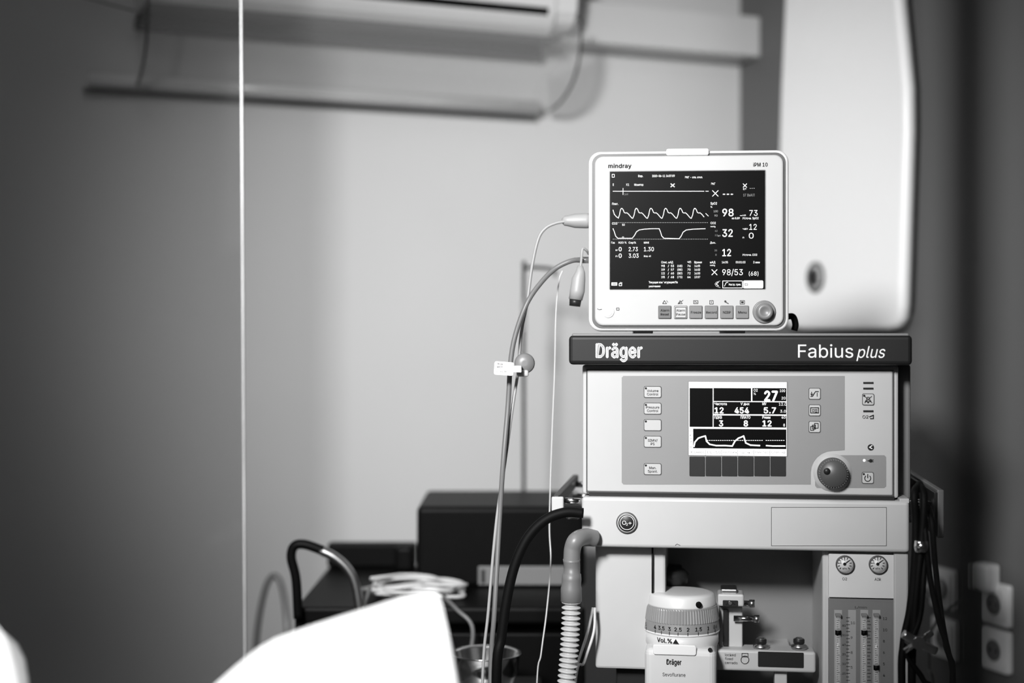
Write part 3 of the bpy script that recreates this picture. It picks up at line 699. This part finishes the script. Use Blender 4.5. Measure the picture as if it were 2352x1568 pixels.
for i,pts in enumerate(([(2112,1112,2.03),(2100,1135,2.0),(2103,1200,2.0),(2100,1300,2.0),(2090,1400,2.0),(2075,1480,2.0),(2072,1600,2.0)],
    [(2112,1112,2.03),(2122,1140,2.0),(2118,1230,1.995),(2108,1330,1.99),(2100,1430,1.99),(2095,1600,1.99)],
    [(2118,1150,2.02),(2126,1230,1.99),(2135,1320,1.99),(2155,1420,1.99),(2178,1500,1.99),(2185,1600,1.99)],
    [(2108,1170,2.02),(2122,1260,2.0),(2120,1340,1.985),(2112,1420,1.985),(2085,1500,1.985),(2120,1560,1.985),(2150,1640,1.985)],
    [(2130,1160,2.03),(2140,1200,2.0),(2148,1300,2.0),(2160,1400,2.0),(2172,1480,2.0),(2190,1600,2.0)])):
    f=[(.56+.015*i,2.0,.5),(.55+.02*i,1.98,.01)]
    p=cable('c',pts,.0055 if i<2 else .004,RUB,'',floor=f); p.done('black_lead',None,ID,lab,'cable',group='black leads on the side rail')
p=P(); c=W(2108,1475,1.96)
p.tube([c+Vector((-.02,0,.012)),c+Vector((0,0,.0)),c+Vector((.025,0,-.012))],.006,STEEL); p.tube([c+Vector((-.018,0,-.012)),c+Vector((.02,0,.014))],.004,CHROME,spline=False); p.lathe([(.009,0),(.009,.006)],(c.x,c.y,c.z),'y',STEEL,16); p.box(c.x-.012,c.x+.012,c.y,c.y+.025,c.z-.006,c.z+.006,DARK,.002)
p.done('metal_clamp',None,ID,'shiny metal clamp among the black leads','clamp')
p=P(); c=W(2118,1255,1.985); p.lathe([(.009,-.008),(.010,0),(.009,.008)],(c.x,c.y+.004,c.z),'z',CHROME,16); p.done('cable_ring',None,ID,'small silver ring around a black lead','ring')

# ================================================================= EQUIPMENT CART (back)
ZC=.859
ct=empty('equipment_cart',Fr((-.2,2.75),0),'black equipment cart with a bent metal handle','cart')
p=P()
p.box(-.385,.13,2.52,3.0,ZC-.03,ZC,BLACK,.006)
p.box(-.385,-.365,2.52,3.0,.1,ZC-.02,BLACK,.004); p.box(.11,.13,2.52,3.0,.1,ZC-.02,BLACK,.004)
p.box(-.37,.12,2.54,2.99,.45,ZC-.05,BLACK,.004); p.box(-.385,.13,2.52,3.0,.1,.13,BLACK,.004)
p.box(-.385,-.2,2.96,3.0,ZC,ZC+.05,BLACK,.006); p.box(-.24,-.2,2.9,2.96,ZC,ZC+.055,BLACK,.01,3)
local(p,ct); p.done('cart_frame',ct)
p=P(); hp=[W(685,1420,2.5),W(680,1330,2.5),W(669,1280,2.5),W(676,1254,2.5),W(700,1250,2.5)]; p.tube(hp+[W(742,1264,2.5)],.0085,BLACK,k=14)
local(p,ct); p.done('handle_grip',ct)
p=P(); p.tube([W(735,1262,2.5),W(770,1280,2.5),W(800,1308,2.5),W(817,1345,2.5),W(830,1425,2.5)],.0085,STEEL,k=14); local(p,ct); p.done('handle_bar',ct,label='brushed steel handle bar')
for x_ in (-.36,.10):
    for y_ in (2.57,2.95):
        p=P(); p.lathe([(.045,0),(.05,.004),(.05,.02),(.045,.024)],(x_-.012,y_,.05),'x',DARK,24); p.box(x_-.015,x_+.015,y_-.015,y_+.015,.06,.105,STEEL,.003); local(p,ct); p.done('castor',ct)
cs=empty('equipment_case',Fr((0,2.9),0),'large black equipment case with a pale name plate, on the cart','case')
p=P(); a=W(957,0,2.73).x; b=W(1345,0,2.73).x; zt_=W(0,1163,2.73).z
p.box(a,b,2.73,3.03,ZC,zt_,BLACK,.01,3); local(p,cs); p.done('case_body',cs)
p=P(); v0=W(1098,1343,2.728); v1=W(1300,1300,2.728); p.box(v0.x,v1.x,2.726,2.732,ZC+.004,v1.z,mat('plate_grey',.13,.5),.002)
p.box(v0.x+.006,v0.x+.014,2.7255,2.727,ZC+.008,v1.z-.006,DARK)
local(p,cs); p.done('name_plate',cs)
p=P()
pts=[]
for i in range(60):
    t_=i/60*2*math.pi*4.5; r=1+.18*math.sin(i*1.7)
    pts.append(Vector((W(950,0,2.64).x+.085*r*math.cos(t_)+.012*math.sin(t_*.37),2.63+.055*r*math.sin(t_),ZC+.006+.022*(i/60)+.004*math.sin(i*.9))))
p.tube(pts,.0032,CABLEW,k=8,sub=4); p.done('coiled_cable',None,ID,'pale cable loosely coiled on the black cart','cable')
for i,pts in enumerate(([(850,1350,2.56),(835,1400,2.505),(845,1470,2.50),(880,1560,2.50),(900,1640,2.50)],[(1020,1370,2.56),(1050,1400,2.505),(1085,1440,2.49),(1075,1520,2.49),(1040,1620,2.49)])):
    p=cable('c',pts,.0035,CABLED,'',floor=[(W(pts[-1][0],0,2.5).x,2.49,.3),(W(pts[-1][0],0,2.5).x,2.45,.01)]); p.done('drooping_cable',None,ID,'grey cable drooping over the edge of the black cart','cable',group='cables drooping from the cart')
st=empty('instrument_stand',Fr((-.01,2.25),0),'steel instrument stand with a flat tray top','stand')
bz=.752
p=P(); p.box(-.12,.05,2.24,2.46,bz-.012,bz,STEEL,.004); local(p,st); p.done('tray',st)
p=P(); p.cyl((-.03,2.35,.03),.012,bz-.04,'z',STEEL); local(p,st); p.done('pole',st)
p=P(); p.box(-.16,.04,2.335,2.365,.0,.03,STEEL,.005); p.box(-.045,-.015,2.22,2.47,.0,.03,STEEL,.005); local(p,st); p.done('stand_base',st)
p=P(); c=W(1116,0,2.34); rr=.056
p.lathe([(.03,0),(.045,.012),(.054,.045),(rr,.066),(rr+.003,.068),(rr+.002,.0695),(.053,.066),(.043,.014),(.02,.004)],(c.x,2.33,bz),'z',CHROME,48); p.done('steel_bowl',None,ID,'polished steel bowl on the instrument stand','bowl')
p=P(); p.tube([W(590,1700,2.85),W(585,1560,2.85),W(592,1440,2.85),W(610,1350,2.85),W(630,1322,2.85),W(648,1350,2.84),W(660,1450,2.8),W(662,1600,2.8),Vector((-.44,2.8,.3)),Vector((-.44,2.8,.02))],.007,MID2,k=12); p.done('looped_hose',None,ID,'grey hose looped upright beside the black cart','hose')
ds=empty('hooked_stand',Fr((W(1203,0,3.12).x,3.12),0),'slim dark stand with a hook, behind the equipment case','stand')
p=P(); D2=3.12; p.tube([Vector((W(1203,0,D2).x,D2,.02)),W(1203,1140,D2),W(1203,640,D2),W(1206,620,D2),W(1218,614,D2),W(1255,616,D2),W(1272,620,D2),W(1275,635,D2)],.0042,DARK,k=10,sub=4); local(p,ds); p.done('pole',ds)
p=P(); c=W(1203,0,D2); p.box(c.x-.006,c.x+.006,D2-.006,D2+.006,W(0,760,D2).z,W(0,690,D2).z,MID2,.002); local(p,ds); p.done('height_clamp',ds)
p=P(); p.lathe([(.14,0),(.14,.01),(.03,.03),(.02,.035)],(c.x,D2,0),'z',DARK,30); local(p,ds); p.done('stand_base',ds)

# ================================================================= FOREGROUND
TD=1.55
ot=empty('operating_table',Fr((-.15,1.5),0),'operating table covered with a bright white sheet','operating table')
def cloth(ol,d0,d1,m):
    t=bmesh.new(); n=len(ol); L=4; rings=[]
    for j in range(L+1):
        s_=j/L; y_=d0+(d1-d0)*s_; rings.append([])
        for k_,(a_,b_) in enumerate(ol):
            v=W(a_,b_,d0); rings[-1].append(t.verts.new((v.x+.002*math.sin(k_+j),y_,v.z-.02*s_*(b_<1750))))
    for j in range(L):
        for i in range(n): t.faces.new((rings[j][i],rings[j][(i+1)%n],rings[j+1][(i+1)%n],rings[j+1][i]))
    t.faces.new(rings[0]); t.faces.new(rings[-1]); bmesh.ops.recalc_face_normals(t,faces=t.faces[:])
    p=P(); p.merge(t,m,True)
    return p
ol=[(985,1356),(1000,1358),(1010,1385),(1028,1450),(1046,1530),(1065,1640),(1085,1800),(350,1800),(400,1680),(450,1610),(500,1568),(545,1530),(590,1492),(630,1466),(700,1440),(780,1415),(860,1392),(930,1370)]
p=cloth(ol,TD,TD+.05,LINEN); local(p,ot)
p.done('sheet',ot)
p=P(); zt_=W(0,1790,TD).z; p.box(-.75,.0,1.2,1.75,zt_-.06,zt_+.0,LINEN,.02,4); local(p,ot); p.done('mattress',ot)
p=P(); p.box(-.75,.0,1.2,1.75,zt_-.1,zt_-.06,STEEL,.006); local(p,ot); p.done('table_frame',ot)
p=P(); p.box(-.5,-.25,1.38,1.58,.1,zt_-.1,STEEL,.01); local(p,ot); p.done('column',ot)
p=P(); p.box(-.7,-.05,1.28,1.68,.0,.1,STEEL,.02,3); local(p,ot); p.done('table_base',ot)
ol=[(-80,1405),(-45,1412),(-15,1430),(8,1455),(24,1490),(34,1535),(42,1600),(46,1789),(-220,1789),(-220,1440),(-150,1405)]
p=cloth(ol,TD,TD+.04,LINEN); p.done('pillow',None,ID,'bright white pillow standing on the operating table','pillow')
PD=.66
xP=W(2224,0,PD).x
ip=empty('infusion_stand',Fr((xP,PD),0),'dark upright infusion stand pole','stand')
p=P(); p.cyl((xP,PD,.05),.0085,1.95,'z',BLACK,.003,20); local(p,ip); p.done('pole',ip)
p=P(); 
for s_ in (-1,1): p.tube([(xP,PD,1.99),(xP+s_*.04,PD,1.985),(xP+s_*.07,PD,1.995),(xP+s_*.075,PD,2.02)],.003,STEEL)
local(p,ip); p.done('hanger',ip)
for i in range(5):
    a_=i*2*math.pi/5+.3; p=P(); p.tube([(xP,PD,.06),(xP+.12*math.cos(a_),PD+.12*math.sin(a_),.05),(xP+.22*math.cos(a_),PD+.22*math.sin(a_),.015)],.012,STEEL,k=8); local(p,ip); p.done('leg',ip)

# ================================================================= CAMERA, LIGHTS
cam=bpy.data.cameras.new('Camera'); co=bpy.data.objects.new('Camera',cam); sc.collection.objects.link(co)
co.location=(0,0,CZ); co.rotation_euler=(math.pi/2,0,0); cam.lens=50; cam.sensor_width=36; cam.clip_start=.05
cam.dof.use_dof=True; cam.dof.focus_distance=2.12; cam.dof.aperture_fstop=1.4
sc.camera=co
def aim(o,loc,tgt): o.location=loc; o.rotation_euler=(Vector(tgt)-Vector(loc)).to_track_quat('-Z','Y').to_euler()
def area(loc,tgt,sx,sy,e):
    l=bpy.data.lights.new('area_light','AREA'); l.shape='RECTANGLE'; l.size=sx; l.size_y=sy; l.energy=e
    o=bpy.data.objects.new('area_light',l); sc.collection.objects.link(o); aim(o,loc,tgt)
def spot(loc,tgt,e,ang,rad):
    l=bpy.data.lights.new('added_spot','SPOT'); l.energy=e; l.spot_size=math.radians(ang); l.spot_blend=1; l.shadow_soft_size=rad
    o=bpy.data.objects.new('added_spot',l); sc.collection.objects.link(o); aim(o,loc,tgt)
area((-.4,1.7,2.68),(-.3,1.9,0),.9,.5,6)
area((-.6,-.9,2.1),(.2,2.4,1.2),1.2,.8,4)  # unseen fill light added from the camera side
spot((-.7,-.3,2.25),(.22,3.1,1.34),700,42,.2)  # unseen spot added for the pool of light on wall and machine
spot((-.45,.35,2.1),(-.30,1.55,.98),130,44,.1)  # unseen spot added to whiten the sheet and pillow
w=bpy.data.worlds.new('World'); sc.world=w; w.use_nodes=True; w.node_tree.nodes['Background'].inputs[0].default_value=(.5,.5,.5,1); w.node_tree.nodes['Background'].inputs[1].default_value=.02
